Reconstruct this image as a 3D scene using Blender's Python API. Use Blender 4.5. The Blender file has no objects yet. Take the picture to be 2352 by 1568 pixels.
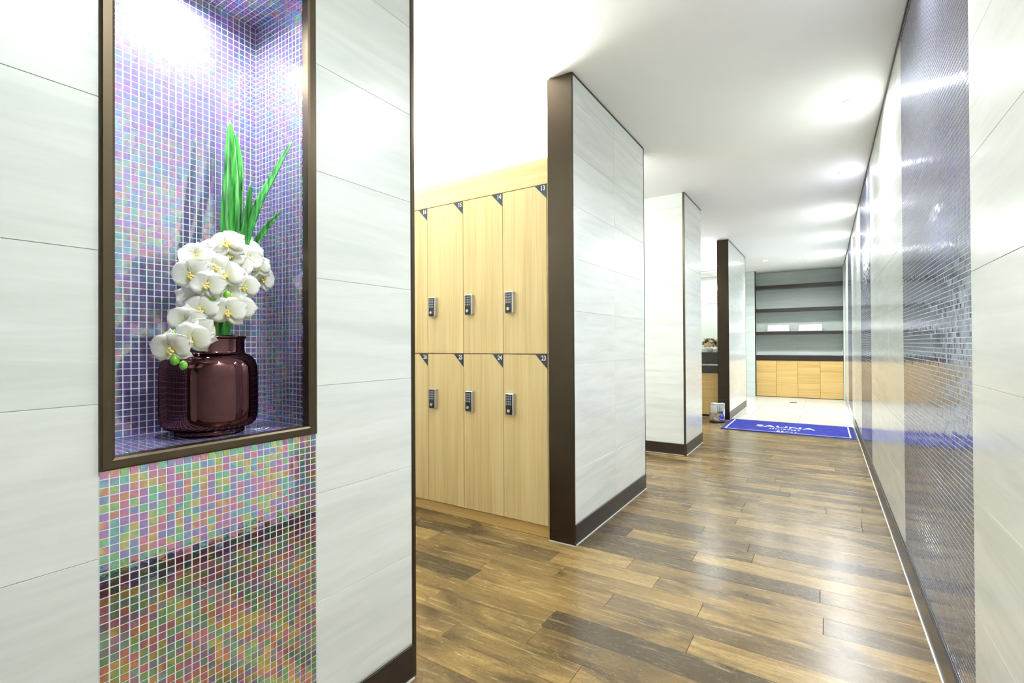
import bpy, math, random
import numpy as np
from mathutils import Matrix, Vector

random.seed(7)
rng = np.random.default_rng(7)
D = bpy.data
SC = bpy.context.scene
COL = SC.collection

# ------------------------------------------------------------------ camera
FPX = 1118.69                      # focal length in pixels of the 2352 px wide frame
CAM_C = np.array([0.0, 0.0, 1.05])
CAM_R = np.array([0.84143911, 0.54032466, -0.00542958])
CAM_U = np.array([0.00801649, -0.00243556, 0.99996490])
CAM_F = np.array([-0.54029247, 0.84145310, 0.00638088])
cam_data = D.cameras.new('camera')
cam_data.sensor_fit = 'HORIZONTAL'
cam_data.sensor_width = 36.0
cam_data.lens = FPX / 2352.0 * 36.0
cam_data.clip_start = 0.02
cam = D.objects.new('camera', cam_data)
COL.objects.link(cam)
m = Matrix.Identity(4)
for i in range(3):
    m[i][0], m[i][1], m[i][2], m[i][3] = CAM_R[i], CAM_U[i], -CAM_F[i], CAM_C[i]
cam.matrix_world = m
SC.camera = cam

# ------------------------------------------------------------------ light levels and exposure
world = D.worlds.new('world')
SC.world = world
world.use_nodes = True
world.node_tree.nodes['Background'].inputs[0].default_value = (0.9, 0.95, 1.0, 1)
world.node_tree.nodes['Background'].inputs[1].default_value = 0.05
SC.view_settings.view_transform = 'Standard'
SC.view_settings.look = 'None'
SC.view_settings.gamma = 1.0
SC.view_settings.use_curve_mapping = False
SC.view_settings.exposure = 1.0
SC.cycles.max_bounces = 8
SC.cycles.adaptive_threshold = 0.04
DOWNLIGHT_W = 11.0
COVE_W = 52.0
NICHE_W = 4.6
ALCOVE_W = 11.5
LIGHT_COL = (0.94, 0.98, 1.0)

# ------------------------------------------------------------------ main measures (metres)
H = 2.479                          # ceiling
XL, XR = -1.1055, 0.307            # corridor wall faces
XC = -1.2453                       # inner edge of the partition caps
XBAY = -2.76
Y0, YEND = -1.62, 11.16
Y_NW = 1.141                       # end of the wall with the niche
Y_P1, Y_P1E = 2.307, 3.516
Y_Q, Y_QE = 4.725, 5.464
Y_P2, Y_P2E = 7.207, 8.919
Y_LK = 2.32
Y_TILEFLOOR = 7.33
COURSE0, COURSE = 0.109, 0.2790
TH = 0.0016                        # how far the stone slabs stand proud of their joints


# ------------------------------------------------------------------ helpers
def lin(c):
    c = c / 255.0
    return c / 12.92 if c <= 0.04045 else ((c + 0.055) / 1.055) ** 2.4


def rgb(r, g, b):
    return (lin(r), lin(g), lin(b), 1.0)


def tag(o, label=None, cat=None, group=None, kind=None):
    if label: o['label'] = label
    if cat: o['category'] = cat
    if group: o['group'] = group
    if kind: o['kind'] = kind
    return o


def empty(name, loc=(0, 0, 0), rz=0.0, parent=None):
    o = D.objects.new(name, None)
    o.empty_display_size = 0.05
    COL.objects.link(o)
    o.location = loc
    o.rotation_euler = (0, 0, rz)
    o.parent = parent
    return o


class MB:
    """collects shapes, builds ONE mesh object"""

    def __init__(self):
        self.v, self.f, self.mi, self.sm = [], [], [], []

    def add(self, vs, fs, mat=0, smooth=False):
        n = len(self.v)
        self.v += [tuple(float(q) for q in p) for p in vs]
        for f in fs:
            self.f.append(tuple(n + i for i in f)); self.mi.append(mat); self.sm.append(smooth)
        return self

    def box(self, x0, x1, y0, y1, z0, z1, mat=0, ch=0.0):
        x0, x1 = min(x0, x1), max(x0, x1); y0, y1 = min(y0, y1), max(y0, y1); z0, z1 = min(z0, z1), max(z0, z1)
        if ch <= 0:
            vs = [(x, y, z) for z in (z0, z1) for y in (y0, y1) for x in (x0, x1)]
            fs = [(0, 2, 3, 1), (4, 5, 7, 6), (0, 1, 5, 4), (2, 6, 7, 3), (0, 4, 6, 2), (1, 3, 7, 5)]
            return self.add(vs, fs, mat)
        # box with chamfered edges: three shifted vertices at each corner
        vs, idx = [], {}
        for ix, x in enumerate((x0, x1)):
            for iy, y in enumerate((y0, y1)):
                for iz, z in enumerate((z0, z1)):
                    sx, sy, sz = (1 - 2 * ix) * ch, (1 - 2 * iy) * ch, (1 - 2 * iz) * ch
                    for ax in range(3):
                        p = [x + sx, y + sy, z + sz]; p[ax] = (x, y, z)[ax]
                        idx[(ix, iy, iz, ax)] = len(vs); vs.append(tuple(p))
        fs = []
        def q(a, b, c, d): fs.append((idx[a], idx[b], idx[c], idx[d]))
        for s in (0, 1):
            q((s, 0, 0, 0), (s, 1, 0, 0), (s, 1, 1, 0), (s, 0, 1, 0))
            q((0, s, 0, 1), (1, s, 0, 1), (1, s, 1, 1), (0, s, 1, 1))
            q((0, 0, s, 2), (1, 0, s, 2), (1, 1, s, 2), (0, 1, s, 2))
        for a in (0, 1):
            for b in (0, 1):
                q((0, a, b, 1), (1, a, b, 1), (1, a, b, 2), (0, a, b, 2))
                q((a, 0, b, 0), (a, 1, b, 0), (a, 1, b, 2), (a, 0, b, 2))
                q((a, b, 0, 0), (a, b, 1, 0), (a, b, 1, 1), (a, b, 0, 1))
        for a in (0, 1):
            for b in (0, 1):
                for c in (0, 1):
                    fs.append((idx[(a, b, c, 0)], idx[(a, b, c, 1)], idx[(a, b, c, 2)]))
        return self.add(vs, fs, mat)

    def lathe(self, prof, cx=0, cy=0, n=40, mat=0, smooth=True, cap0=True, cap1=True):
        vs, fs = [], []
        for r, z in prof:
            for k in range(n):
                a = 2 * math.pi * k / n
                vs.append((cx + r * math.cos(a), cy + r * math.sin(a), z))
        for i in range(len(prof) - 1):
            for k in range(n):
                k2 = (k + 1) % n
                fs.append((i * n + k, i * n + k2, (i + 1) * n + k2, (i + 1) * n + k))
        if cap0: fs.append(tuple(range(n - 1, -1, -1)))
        if cap1: fs.append(tuple((len(prof) - 1) * n + k for k in range(n)))
        return self.add(vs, fs, mat, smooth)

    def tube(self, pts, rads, n=8, mat=0, smooth=True):
        pts = [Vector(p) for p in pts]
        vs, fs = [], []
        for i, p in enumerate(pts):
            t = (pts[min(i + 1, len(pts) - 1)] - pts[max(i - 1, 0)]).normalized()
            a = t.cross(Vector((0.31, 0.17, 0.93)))
            if a.length < 1e-3: a = t.cross(Vector((1, 0, 0)))
            a.normalize(); b = t.cross(a)
            r = rads[i] if hasattr(rads, '__len__') else rads
            for k in range(n):
                w = 2 * math.pi * k / n
                vs.append(p + a * (r * math.cos(w)) + b * (r * math.sin(w)))
        for i in range(len(pts) - 1):
            for k in range(n):
                k2 = (k + 1) % n
                fs.append((i * n + k, i * n + k2, (i + 1) * n + k2, (i + 1) * n + k))
        fs.append(tuple(range(n - 1, -1, -1))); fs.append(tuple((len(pts) - 1) * n + k for k in range(n)))
        return self.add(vs, fs, mat, smooth)

    def mesh(self, name, mats):
        me = D.meshes.new(name)
        me.from_pydata(self.v, [], self.f)
        for mm in (mats if isinstance(mats, (list, tuple)) else [mats]): me.materials.append(mm)
        me.polygons.foreach_set('material_index', self.mi)
        me.polygons.foreach_set('use_smooth', self.sm)
        import bmesh
        bm = bmesh.new(); bm.from_mesh(me)
        bmesh.ops.recalc_face_normals(bm, faces=bm.faces)
        bm.to_mesh(me); bm.free()
        return me

    def build(self, name, mats, parent=None, loc=None):
        return link(name, self.mesh(name, mats), parent, loc)


def link(name, me, parent=None, loc=None):
    o = D.objects.new(name, me)
    COL.objects.link(o)
    o.parent = parent
    if loc is not None: o.location = loc
    return o


def box(name, b, mat, parent=None, ch=0.0):
    return MB().box(*b, ch=ch).build(name, mat, parent)


def text_mesh(body, size, depth, mat, name='lettering', bold=0.0):
    cu = D.curves.new('tmp_text', 'FONT')
    cu.body = body; cu.size = size; cu.extrude = depth; cu.offset = bold
    cu.align_x = 'CENTER'; cu.align_y = 'CENTER'; cu.resolution_u = 2
    o = D.objects.new('tmp_text', cu)
    COL.objects.link(o)
    bpy.context.view_layer.update()
    dg = bpy.context.evaluated_depsgraph_get()
    me = D.meshes.new_from_object(o.evaluated_get(dg))
    D.objects.remove(o); D.curves.remove(cu)
    me.name = name
    me.materials.clear(); me.materials.append(mat)
    return me


# ------------------------------------------------------------------ materials
class NT:
    def __init__(self, name):
        self.m = D.materials.new(name); self.m.use_nodes = True
        self.t = self.m.node_tree; self.t.nodes.clear()
        self.out = self.t.nodes.new('ShaderNodeOutputMaterial')

    def n(self, kind, **kw):
        nd = self.t.nodes.new('ShaderNode' + kind)
        for k, v in kw.items(): setattr(nd, k, v)
        return nd

    def l(self, a, b): self.t.links.new(a, b)

    def val(self, sock, x):
        if hasattr(x, 'is_linked') or hasattr(x, 'links'): self.l(x, sock)
        else: sock.default_value = x

    def math(self, op, a, b=0.0, c=0.0):
        nd = self.n('Math', operation=op)
        self.val(nd.inputs[0], a); self.val(nd.inputs[1], b); self.val(nd.inputs[2], c)
        return nd.outputs[0]

    def vmath(self, op, a, b=(0, 0, 0)):
        nd = self.n('VectorMath', operation=op)
        self.val(nd.inputs[0], a); self.val(nd.inputs[1], b)
        return nd.outputs[0]

    def noise(self, vec, scale, detail=3.0, rough=0.5, dist=0.0):
        nd = self.n('TexNoise'); nd.inputs['Scale'].default_value = scale
        nd.inputs['Detail'].default_value = detail; nd.inputs['Roughness'].default_value = rough
        nd.inputs['Distortion'].default_value = dist
        self.l(vec, nd.inputs['Vector']); return nd.outputs[0]

    def ramp(self, fac, stops, interp='LINEAR'):
        nd = self.n('ValToRGB'); nd.color_ramp.interpolation = interp
        e = nd.color_ramp.elements
        while len(e) < len(stops): e.new(0.5)
        for el, (p, c) in zip(e, stops): el.position = p; el.color = c
        self.l(fac, nd.inputs[0]); return nd.outputs[0]

    def mix(self, fac, a, b, mode='MIX'):
        nd = self.n('Mix', data_type='RGBA', blend_type=mode)
        self.val(nd.inputs[0], fac); self.val(nd.inputs[6], a); self.val(nd.inputs[7], b)
        return nd.outputs[2]

    def principled(self, color, rough=0.5, metal=0.0, spec=0.5, bump=None, bstr=0.1, bdist=0.01, **kw):
        p = self.n('BsdfPrincipled')
        self.val(p.inputs['Base Color'], color); self.val(p.inputs['Roughness'], rough)
        self.val(p.inputs['Metallic'], metal); self.val(p.inputs['Specular IOR Level'], spec)
        for k, v in kw.items(): self.val(p.inputs[k.replace('_', ' ')], v)
        if bump is not None:
            b = self.n('Bump'); b.inputs['Strength'].default_value = bstr; b.inputs['Distance'].default_value = bdist
            self.l(bump, b.inputs['Height']); self.l(b.outputs[0], p.inputs['Normal'])
        self.l(p.outputs[0], self.out.inputs[0])
        return self.m

    def pos(self): return self.n('NewGeometry').outputs['Position']
    def objco(self): return self.n('TexCoord').outputs['Object']
    def rand(self): return self.n('ObjectInfo').outputs['Random']


def plain(name, col, rough=0.5, metal=0.0, spec=0.5, noise=0.06, nscale=30.0, **kw):
    t = NT(name)
    f = t.noise(t.objco(), nscale, 4)
    dark = tuple(c * (1 - noise) for c in col[:3]) + (1,)
    lite = tuple(min(1, c * (1 + noise)) for c in col[:3]) + (1,)
    return t.principled(t.mix(f, dark, lite), rough, metal, spec, **kw)


def stone_mat(name, a, b, c, rough=0.22):
    """pale limestone with long horizontal veins"""
    t = NT(name)
    off = t.math('MULTIPLY', t.rand(), 37.0)
    cb = t.n('CombineXYZ'); t.l(off, cb.inputs[0]); t.l(off, cb.inputs[1]); t.l(off, cb.inputs[2])
    p = t.vmath('ADD', t.pos(), cb.outputs[0])
    s = t.n('Mapping'); s.inputs['Scale'].default_value = (1.6, 1.6, 17.0); s.inputs['Rotation'].default_value = (0.05, 0.05, 0)
    t.l(p, s.inputs[0])
    n1 = t.noise(s.outputs[0], 1.0, 6, 0.62, 0.6)
    n2 = t.noise(s.outputs[0], 5.0, 5, 0.7, 0.3)
    n3 = t.noise(p, 2.4, 3)
    colr = t.ramp(n1, [(0.30, a), (0.5, b), (0.72, c)])
    colr = t.mix(t.math('MULTIPLY', t.ramp(n2, [(0.45, (0, 0, 0, 1)), (0.8, (1, 1, 1, 1))]), 0.35), colr, a)
    colr = t.mix(t.math('MULTIPLY', n3, 0.25), colr, c)
    rr = t.math('ADD', rough - 0.06, t.math('MULTIPLY', n2, 0.14))
    return t.principled(colr, rr, 0, 0.5, bump=n2, bstr=0.06, bdist=0.002)


def wood_mat(name, base, dark, axis='Z', rough=0.38, gscale=55.0, yellow=None):
    t = NT(name)
    off = t.math('MULTIPLY', t.rand(), 21.0)
    cb = t.n('CombineXYZ'); [t.l(off, cb.inputs[i]) for i in range(3)]
    p = t.vmath('ADD', t.pos(), cb.outputs[0])
    mp = t.n('Mapping'); sc = [gscale, gscale, gscale]; sc['XYZ'.index(axis)] = gscale * 0.022
    mp.inputs['Scale'].default_value = sc
    t.l(p, mp.inputs[0])
    n1 = t.noise(mp.outputs[0], 1.0, 5, 0.65, 0.25)
    n2 = t.noise(mp.outputs[0], 0.16, 3, 0.5, 0.5)
    n3 = t.noise(mp.outputs[0], 3.2, 2, 0.5)
    fac = t.math('ADD', t.math('MULTIPLY', n1, 0.55), t.math('MULTIPLY', n2, 0.45))
    colr = t.ramp(fac, [(0.32, dark), (0.52, base), (0.75, yellow or base)])
    colr = t.mix(t.math('MULTIPLY', t.ramp(n3, [(0.55, (0, 0, 0, 1)), (0.75, (1, 1, 1, 1))]), 0.22), colr, dark)
    return t.principled(colr, rough, 0, 0.4, bump=n1, bstr=0.05, bdist=0.001)


def plank_mat():
    t = NT('oak_floor')
    r = t.rand()
    off = t.math('MULTIPLY', r, 53.0)
    cb = t.n('CombineXYZ'); [t.l(off, cb.inputs[i]) for i in range(3)]
    p = t.vmath('ADD', t.pos(), cb.outputs[0])
    mp = t.n('Mapping'); mp.inputs['Scale'].default_value = (2.6, 32.0, 1.0)
    t.l(p, mp.inputs[0])
    grain = t.noise(mp.outputs[0], 1.0, 7, 0.68, 1.2)
    mp2 = t.n('Mapping'); mp2.inputs['Scale'].default_value = (9.0, 120.0, 1.0)
    t.l(p, mp2.inputs[0])
    fine = t.noise(mp2.outputs[0], 1.0, 4, 0.6, 0.5)
    mp3 = t.n('Mapping'); mp3.inputs['Scale'].default_value = (1.6, 5.0, 1.0)
    t.l(p, mp3.inputs[0])
    cloud = t.noise(mp3.outputs[0], 1.0, 4, 0.6, 0.8)
    # tone of the board, then smoky patches, then grain
    tone = t.ramp(r, [(0.0, rgb(70, 61, 45)), (0.10, rgb(108, 89, 57)), (0.5, rgb(138, 113, 68)), (0.8, rgb(156, 130, 80)), (1.0, rgb(98, 82, 56))])
    smoky = t.mix(t.ramp(cloud, [(0.46, (0, 0, 0, 1)), (0.64, (0.85, 0.85, 0.85, 1))]), tone, rgb(64, 55, 38))
    g = t.mix(t.ramp(grain, [(0.36, (0.42, 0.42, 0.42, 1)), (0.54, (0, 0, 0, 1))]), smoky, rgb(82, 60, 34))
    g = t.mix(t.ramp(grain, [(0.56, (0, 0, 0, 1)), (0.8, (0.45, 0.45, 0.45, 1))]), g, rgb(186, 158, 104))
    # short dark flecks and pale pores of sawn oak
    mp4 = t.n('Mapping'); mp4.inputs['Scale'].default_value = (26.0, 95.0, 1.0)
    t.l(p, mp4.inputs[0])
    fleck = t.noise(mp4.outputs[0], 1.0, 5, 0.75, 2.2)
    g = t.mix(t.ramp(fleck, [(0.54, (0, 0, 0, 1)), (0.70, (0.75, 0.75, 0.75, 1))]), g, rgb(62, 47, 29))
    g = t.mix(t.ramp(fleck, [(0.28, (0.5, 0.5, 0.5, 1)), (0.44, (0, 0, 0, 1))]), g, rgb(196, 170, 116))
    g = t.mix(t.math('MULTIPLY', t.ramp(fine, [(0.52, (0, 0, 0, 1)), (0.68, (1, 1, 1, 1))]), 0.3), g, rgb(64, 48, 30))
    rr = t.math('ADD', 0.19, t.math('MULTIPLY', grain, 0.14))
    return t.principled(g, rr, 0, 0.55, bump=fine, bstr=0.10, bdist=0.001)


def mosaic_mat(name, anchor, p, d_a, d_b, d_c, rainbow, gfac, rough, tint=None):
    """glass mosaic: dull body colour that varies tile by tile under an iridescent gloss"""
    t = NT(name)
    rel = t.vmath('SUBTRACT', t.pos(), anchor)
    sc = t.n('VectorMath', operation='SCALE'); t.l(rel, sc.inputs[0]); sc.inputs['Scale'].default_value = 1.0 / p
    cell = t.vmath('FLOOR', sc.outputs[0])
    wn = t.n('TexWhiteNoise', noise_dimensions='3D'); t.l(cell, wn.inputs['Vector'])
    wn2 = t.n('TexWhiteNoise', noise_dimensions='3D'); t.l(t.vmath('ADD', cell, (31.7, 12.3, 7.1)), wn2.inputs['Vector'])
    r1, r2 = wn.outputs['Value'], wn2.outputs['Value']
    body = t.ramp(r1, [(0.0, d_a), (0.5, d_b), (1.0, d_c)])
    sw = t.noise(t.vmath('ADD', t.pos(), wn.outputs['Color']), 48.0, 2, 0.5, 0.6)
    hue = t.math('FRACT', t.math('ADD', r2, t.math('MULTIPLY', sw, 0.85)))
    film = t.ramp(hue, rainbow)
    d = t.n('BsdfDiffuse'); t.l(body, d.inputs[0])
    g = t.n('BsdfGlossy'); t.l(film, g.inputs[0]); g.inputs['Roughness'].default_value = rough
    # hand-made glass: gently wavy faces
    bp = t.n('Bump'); bp.inputs['Strength'].default_value = 0.05; bp.inputs['Distance'].default_value = 0.002
    t.l(t.noise(t.pos(), 130.0, 2), bp.inputs['Height']); t.l(bp.outputs[0], g.inputs['Normal'])
    lw = t.n('LayerWeight'); lw.inputs['Blend'].default_value = 0.25
    fac = t.math('ADD', gfac, t.math('MULTIPLY', lw.outputs['Facing'], 0.38))
    mx = t.n('MixShader'); t.l(fac, mx.inputs[0]); t.l(d.outputs[0], mx.inputs[1]); t.l(g.outputs[0], mx.inputs[2])
    t.l(mx.outputs[0], t.out.inputs[0])
    return t.m


def emit_mat(name, col, s):
    t = NT(name)
    e = t.n('Emission'); e.inputs[0].default_value = tuple(col) + (1,); e.inputs[1].default_value = s
    t.l(e.outputs[0], t.out.inputs[0]); return t.m


M = {}
M['stone'] = stone_mat('pale_limestone', rgb(206, 211, 205), rgb(219, 223, 218), rgb(229, 232, 228), 0.18)
M['stone_grey'] = stone_mat('grey_limestone', rgb(192, 205, 196), rgb(208, 219, 211), rgb(220, 228, 223), 0.3)
M['stone_floor'] = stone_mat('floor_limestone', rgb(176, 178, 168), rgb(198, 198, 188), rgb(212, 210, 202), 0.24)
M['joint'] = plain('tile_joint', rgb(190, 192, 184), 0.8)
M['joint_dark'] = plain('dark_joint', rgb(60, 48, 34), 0.8)
M['ceiling'] = plain('ceiling_paint', rgb(250, 250, 248), 0.85, noise=0.015, nscale=4)
M['wallpaint'] = plain('white_paint', rgb(240, 240, 236), 0.8, noise=0.015, nscale=4)
M['bronze'] = plain('dark_bronze', rgb(84, 73, 56), 0.34, 0.75, noise=0.12, nscale=9)
M['dark_laminate'] = plain('dark_brown_laminate', rgb(50, 41, 35), 0.24, 0.15, noise=0.15, nscale=12)
M['bronze_panel'] = plain('bronze_panel', rgb(64, 54, 41), 0.22, 0.7, noise=0.12, nscale=6)
M['base'] = plain('dark_baseboard', rgb(44, 36, 31), 0.3, 0.1, noise=0.15, nscale=20)
M['sealant'] = plain('pale_sealant', rgb(200, 200, 192), 0.6)
M['grout'] = plain('white_grout', rgb(236, 236, 242), 0.7, noise=0.05, nscale=200)
M['locker'] = wood_mat('pale_oak_veneer', rgb(218, 194, 142), rgb(198, 168, 112), 'Z', 0.36, 60, rgb(226, 208, 164))
M['locker_h'] = wood_mat('pale_oak_veneer_level', rgb(218, 194, 142), rgb(198, 168, 112), 'X', 0.36, 60, rgb(226, 208, 164))
M['cabinet'] = wood_mat('honey_oak_veneer', rgb(212, 178, 112), rgb(180, 142, 80), 'X', 0.36, 40, rgb(222, 192, 130))
M['floor_oak'] = plank_mat()
M['silver'] = plain('brushed_silver', rgb(196, 196, 194), 0.28, 0.9)
M['chrome'] = plain('polished_chrome', rgb(222, 222, 224), 0.07, 1.0, noise=0.02)
M['black'] = plain('black_plastic', rgb(26, 26, 30), 0.3)
M['key'] = plain('key_grey', rgb(140, 146, 160), 0.4)
M['plaque'] = plain('slate_plaque', rgb(48, 58, 74), 0.35)
M['white_print'] = plain('white_print', rgb(240, 240, 240), 0.6, noise=0.01)
M['petal'] = None
M['mirror'] = plain('mirror_silver', rgb(226, 236, 230), 0.02, 1.0, noise=0.005)
M['towel'] = plain('white_towelling', rgb(244, 244, 242), 0.95, noise=0.03, nscale=300)
M['counter'] = plain('dark_stone_counter', rgb(52, 46, 42), 0.2, 0, noise=0.25, nscale=40)
M['shelf'] = plain('dark_shelf', rgb(58, 52, 46), 0.3, 0.1, noise=0.15, nscale=15)
M['lamp'] = emit_mat('lamp_lens', LIGHT_COL, 40.0)
M['led'] = emit_mat('led_strip', LIGHT_COL, 6.0)
M['lamp_ring'] = plain('white_lamp_ring', rgb(238, 238, 236), 0.4)
M['drain'] = plain('drain_steel', rgb(120, 124, 120), 0.35, 0.8)
M['switch'] = plain('white_switch', rgb(240, 240, 238), 0.35)

t = NT('orchid_petal')
rad = t.n('VectorMath', operation='LENGTH'); t.l(t.objco(), rad.inputs[0])
pc = t.ramp(t.math('MULTIPLY', rad.outputs['Value'], 26.0), [(0.0, rgb(238, 238, 190)), (0.5, rgb(247, 247, 240)), (1.0, rgb(252, 252, 250))])
p_ = t.n('BsdfPrincipled'); t.l(pc, p_.inputs['Base Color']); p_.inputs['Roughness'].default_value = 0.55
tr = t.n('BsdfTranslucent'); tr.inputs[0].default_value = (0.9, 0.92, 0.85, 1)
mx = t.n('MixShader'); mx.inputs[0].default_value = 0.3
t.l(p_.outputs[0], mx.inputs[1]); t.l(tr.outputs[0], mx.inputs[2]); t.l(mx.outputs[0], t.out.inputs[0])
M['petal'] = t.m
M['lip'] = plain('orchid_lip', rgb(238, 216, 120), 0.5, noise=0.2, nscale=120)
M['stem'] = plain('orchid_stem', rgb(112, 150, 48), 0.45, noise=0.2)
M['bud'] = plain('orchid_bud', rgb(120, 186, 66), 0.4, noise=0.2, nscale=60)
t = NT('sword_leaf')
mp = t.n('Mapping'); mp.inputs['Scale'].default_value = (160, 160, 3.0); t.l(t.pos(), mp.inputs[0])
g = t.noise(mp.outputs[0], 1.0, 3)
lc = t.ramp(g, [(0.35, rgb(22, 84, 32)), (0.55, rgb(56, 146, 54)), (0.8, rgb(112, 196, 96))])
t.principled(lc, 0.28, 0, 0.5)
M['leaf'] = t.m
t = NT('aubergine_glass')
vd = t.n('BsdfDiffuse'); vd.inputs[0].default_value = rgb(20, 8, 16)
vg = t.n('BsdfGlossy'); t.l(t.mix(t.noise(t.objco(), 12, 3), rgb(100, 66, 74), rgb(120, 84, 84)), vg.inputs[0]); vg.inputs['Roughness'].default_value = 0.035
vm = t.n('MixShader'); vm.inputs[0].default_value = 0.8
t.l(vd.outputs[0], vm.inputs[1]); t.l(vg.outputs[0], vm.inputs[2]); t.l(vm.outputs[0], t.out.inputs[0])
M['vase'] = t.m
t = NT('blue_mat_pile')
nb = t.noise(t.pos(), 9.0, 5, 0.7)
t.principled(t.ramp(nb, [(0.3, rgb(20, 28, 112)), (0.55, rgb(32, 42, 144)), (0.8, rgb(62, 70, 174))]), 0.85, 0, 0.3,
             bump=t.noise(t.pos(), 500, 2), bstr=0.4, bdist=0.003)
M['mat'] = t.m
M['bouquet_a'] = plain('cream_petals', rgb(232, 208, 178), 0.7, noise=0.2, nscale=60)
M['bouquet_b'] = plain('brown_petals', rgb(120, 78, 52), 0.7, noise=0.3, nscale=60)

RAINBOW = [(0.00, rgb(255, 176, 226)), (0.14, rgb(220, 184, 255)), (0.28, rgb(176, 204, 255)), (0.44, rgb(168, 248, 234)),
           (0.58, rgb(174, 248, 190)), (0.72, rgb(252, 246, 170)), (0.86, rgb(255, 202, 164)), (1.00, rgb(255, 176, 226))]
COOL = [(0.0, rgb(214, 210, 230)), (0.3, rgb(204, 214, 236)), (0.6, rgb(224, 216, 224)), (0.8, rgb(210, 222, 226)), (1.0, rgb(214, 210, 230))]
P = 0.01538                        # mosaic pitch

# ------------------------------------------------------------------ tile builders
_count = {}


def wall_tiles(parent, axis, face, u0, u1, cols, out, mat, z0=COURSE0, z1=H - 0.006, thick=TH):
    """stone slabs in courses; axis 'X': face at x=face, u runs along Y; axis 'Y': face at y=face, u runs along X"""
    w = (u1 - u0) / cols
    g = 0.0005
    zs = [z0]
    k = 1
    while COURSE0 + k * COURSE < z1 - 0.02:
        if COURSE0 + k * COURSE > z0 + 0.02: zs.append(COURSE0 + k * COURSE)
        k += 1
    zs.append(z1)
    cache = {}
    for c in range(cols):
        for i in range(len(zs) - 1):
            hh = zs[i + 1] - zs[i]
            key = round(hh, 4)
            if key not in cache:
                b = MB()
                if axis == 'X': b.box(0, out * thick, -w / 2 + g, w / 2 - g, -hh / 2 + g, hh / 2 - g, ch=0.0005)
                else: b.box(-w / 2 + g, w / 2 - g, 0, out * thick, -hh / 2 + g, hh / 2 - g, ch=0.0005)
                cache[key] = b.mesh('wall_tile', mat)
            uc, zc = u0 + (c + 0.5) * w, (zs[i] + zs[i + 1]) / 2
            jit = random.uniform(0, 0.0004)
            loc = (face - out * (thick + jit), uc, zc) if axis == 'X' else (uc, face - out * (thick + jit), zc)
            link('wall_tile', cache[key], parent, loc)


def project(pts):
    q = pts - CAM_C
    d = q @ CAM_F
    return 1176 + FPX * (q @ CAM_R) / d, 784 - FPX * (q @ CAM_U) / d, d


def tile_grid(origin, eu, ev, n, nu, nv, p):
    """centres and frames of a mosaic field"""
    origin, eu, ev, n = map(lambda a: np.array(a, float), (origin, eu, ev, n))
    iu, iv = np.meshgrid(np.arange(nu), np.arange(nv), indexing='ij')
    c = origin + ((iu.ravel() + 0.5) * p)[:, None] * eu + ((iv.ravel() + 0.5) * p)[:, None] * ev
    k = len(c)
    return c, np.tile(eu, (k, 1)), np.tile(ev, (k, 1)), np.tile(n, (k, 1))


def mosaic(parent, fields, p, mat, keep=300, skip=(), tilt=0.005):
    """the tiles that show largest become objects of their own, the rest one part"""
    c = np.concatenate([f[0] for f in fields]); eu = np.concatenate([f[1] for f in fields])
    ev = np.concatenate([f[2] for f in fields]); n = np.concatenate([f[3] for f in fields])
    k = len(c)
    a, b = rng.normal(0, tilt, k), rng.normal(0, tilt, k)
    n2 = n + a[:, None] * eu + b[:, None] * ev; n2 /= np.linalg.norm(n2, axis=1)[:, None]
    eu2 = eu - (eu * n2).sum(1)[:, None] * n2; eu2 /= np.linalg.norm(eu2, axis=1)[:, None]
    ev2 = np.cross(n2, eu2)
    u, v, d = project(c)
    toC = CAM_C - c; dist = np.linalg.norm(toC, axis=1)
    area = (n * toC).sum(1) / dist / dist ** 2
    area[(u < 131) | (u > 2221) | (v < 0) | (v > 1568) | (d < 0.05)] = 0
    for x0, y0, x1, y1 in skip: area[(u > x0) & (u < x1) & (v > y0) & (v < y1)] = 0
    order = np.argsort(-area)
    single = order[:keep]
    s0, s1, hgt = p / 2 - 0.00085, p / 2 - 0.0013, 0.0009
    loc = np.array([(-s0, -s0, 0), (s0, -s0, 0), (s0, s0, 0), (-s0, s0, 0), (-s1, -s1, hgt), (s1, -s1, hgt), (s1, s1, hgt), (-s1, s1, hgt)])
    fac = np.array([(4, 5, 6, 7), (0, 1, 5, 4), (1, 2, 6, 5), (2, 3, 7, 6), (3, 0, 4, 7)])
    me = D.meshes.new('mosaic_tile'); me.from_pydata(loc.tolist(), [], fac.tolist()); me.materials.append(mat)
    for i in single:
        o = link('mosaic_tile', me, parent)
        mw = Matrix.Identity(4)
        for r in range(3):
            mw[r][0], mw[r][1], mw[r][2], mw[r][3] = eu2[i][r], ev2[i][r], n2[i][r], c[i][r]
        o.matrix_local = mw
    rest = order[keep:]
    if len(rest):
        V = (c[rest][:, None, :] + loc[None, :, 0:1] * eu2[rest][:, None, :] + loc[None, :, 1:2] * ev2[rest][:, None, :]
             + loc[None, :, 2:3] * n2[rest][:, None, :]).reshape(-1, 3)
        Fc = (fac[None] + 8 * np.arange(len(rest))[:, None, None]).reshape(-1, 4)
        me = D.meshes.new('mosaic_tiles')
        me.vertices.add(len(V)); me.vertices.foreach_set('co', V.ravel())
        me.loops.add(Fc.size); me.loops.foreach_set('vertex_index', Fc.ravel().astype(np.int32))
        me.polygons.add(len(Fc)); me.polygons.foreach_set('loop_start', (np.arange(len(Fc)) * 4).astype(np.int32))
        me.polygons.foreach_set('use_smooth', np.zeros(len(Fc), dtype=bool))
        me.update(calc_edges=True)
        me.materials.append(mat)
        tag(link('mosaic_tiles', me, parent), kind='stuff')


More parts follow.
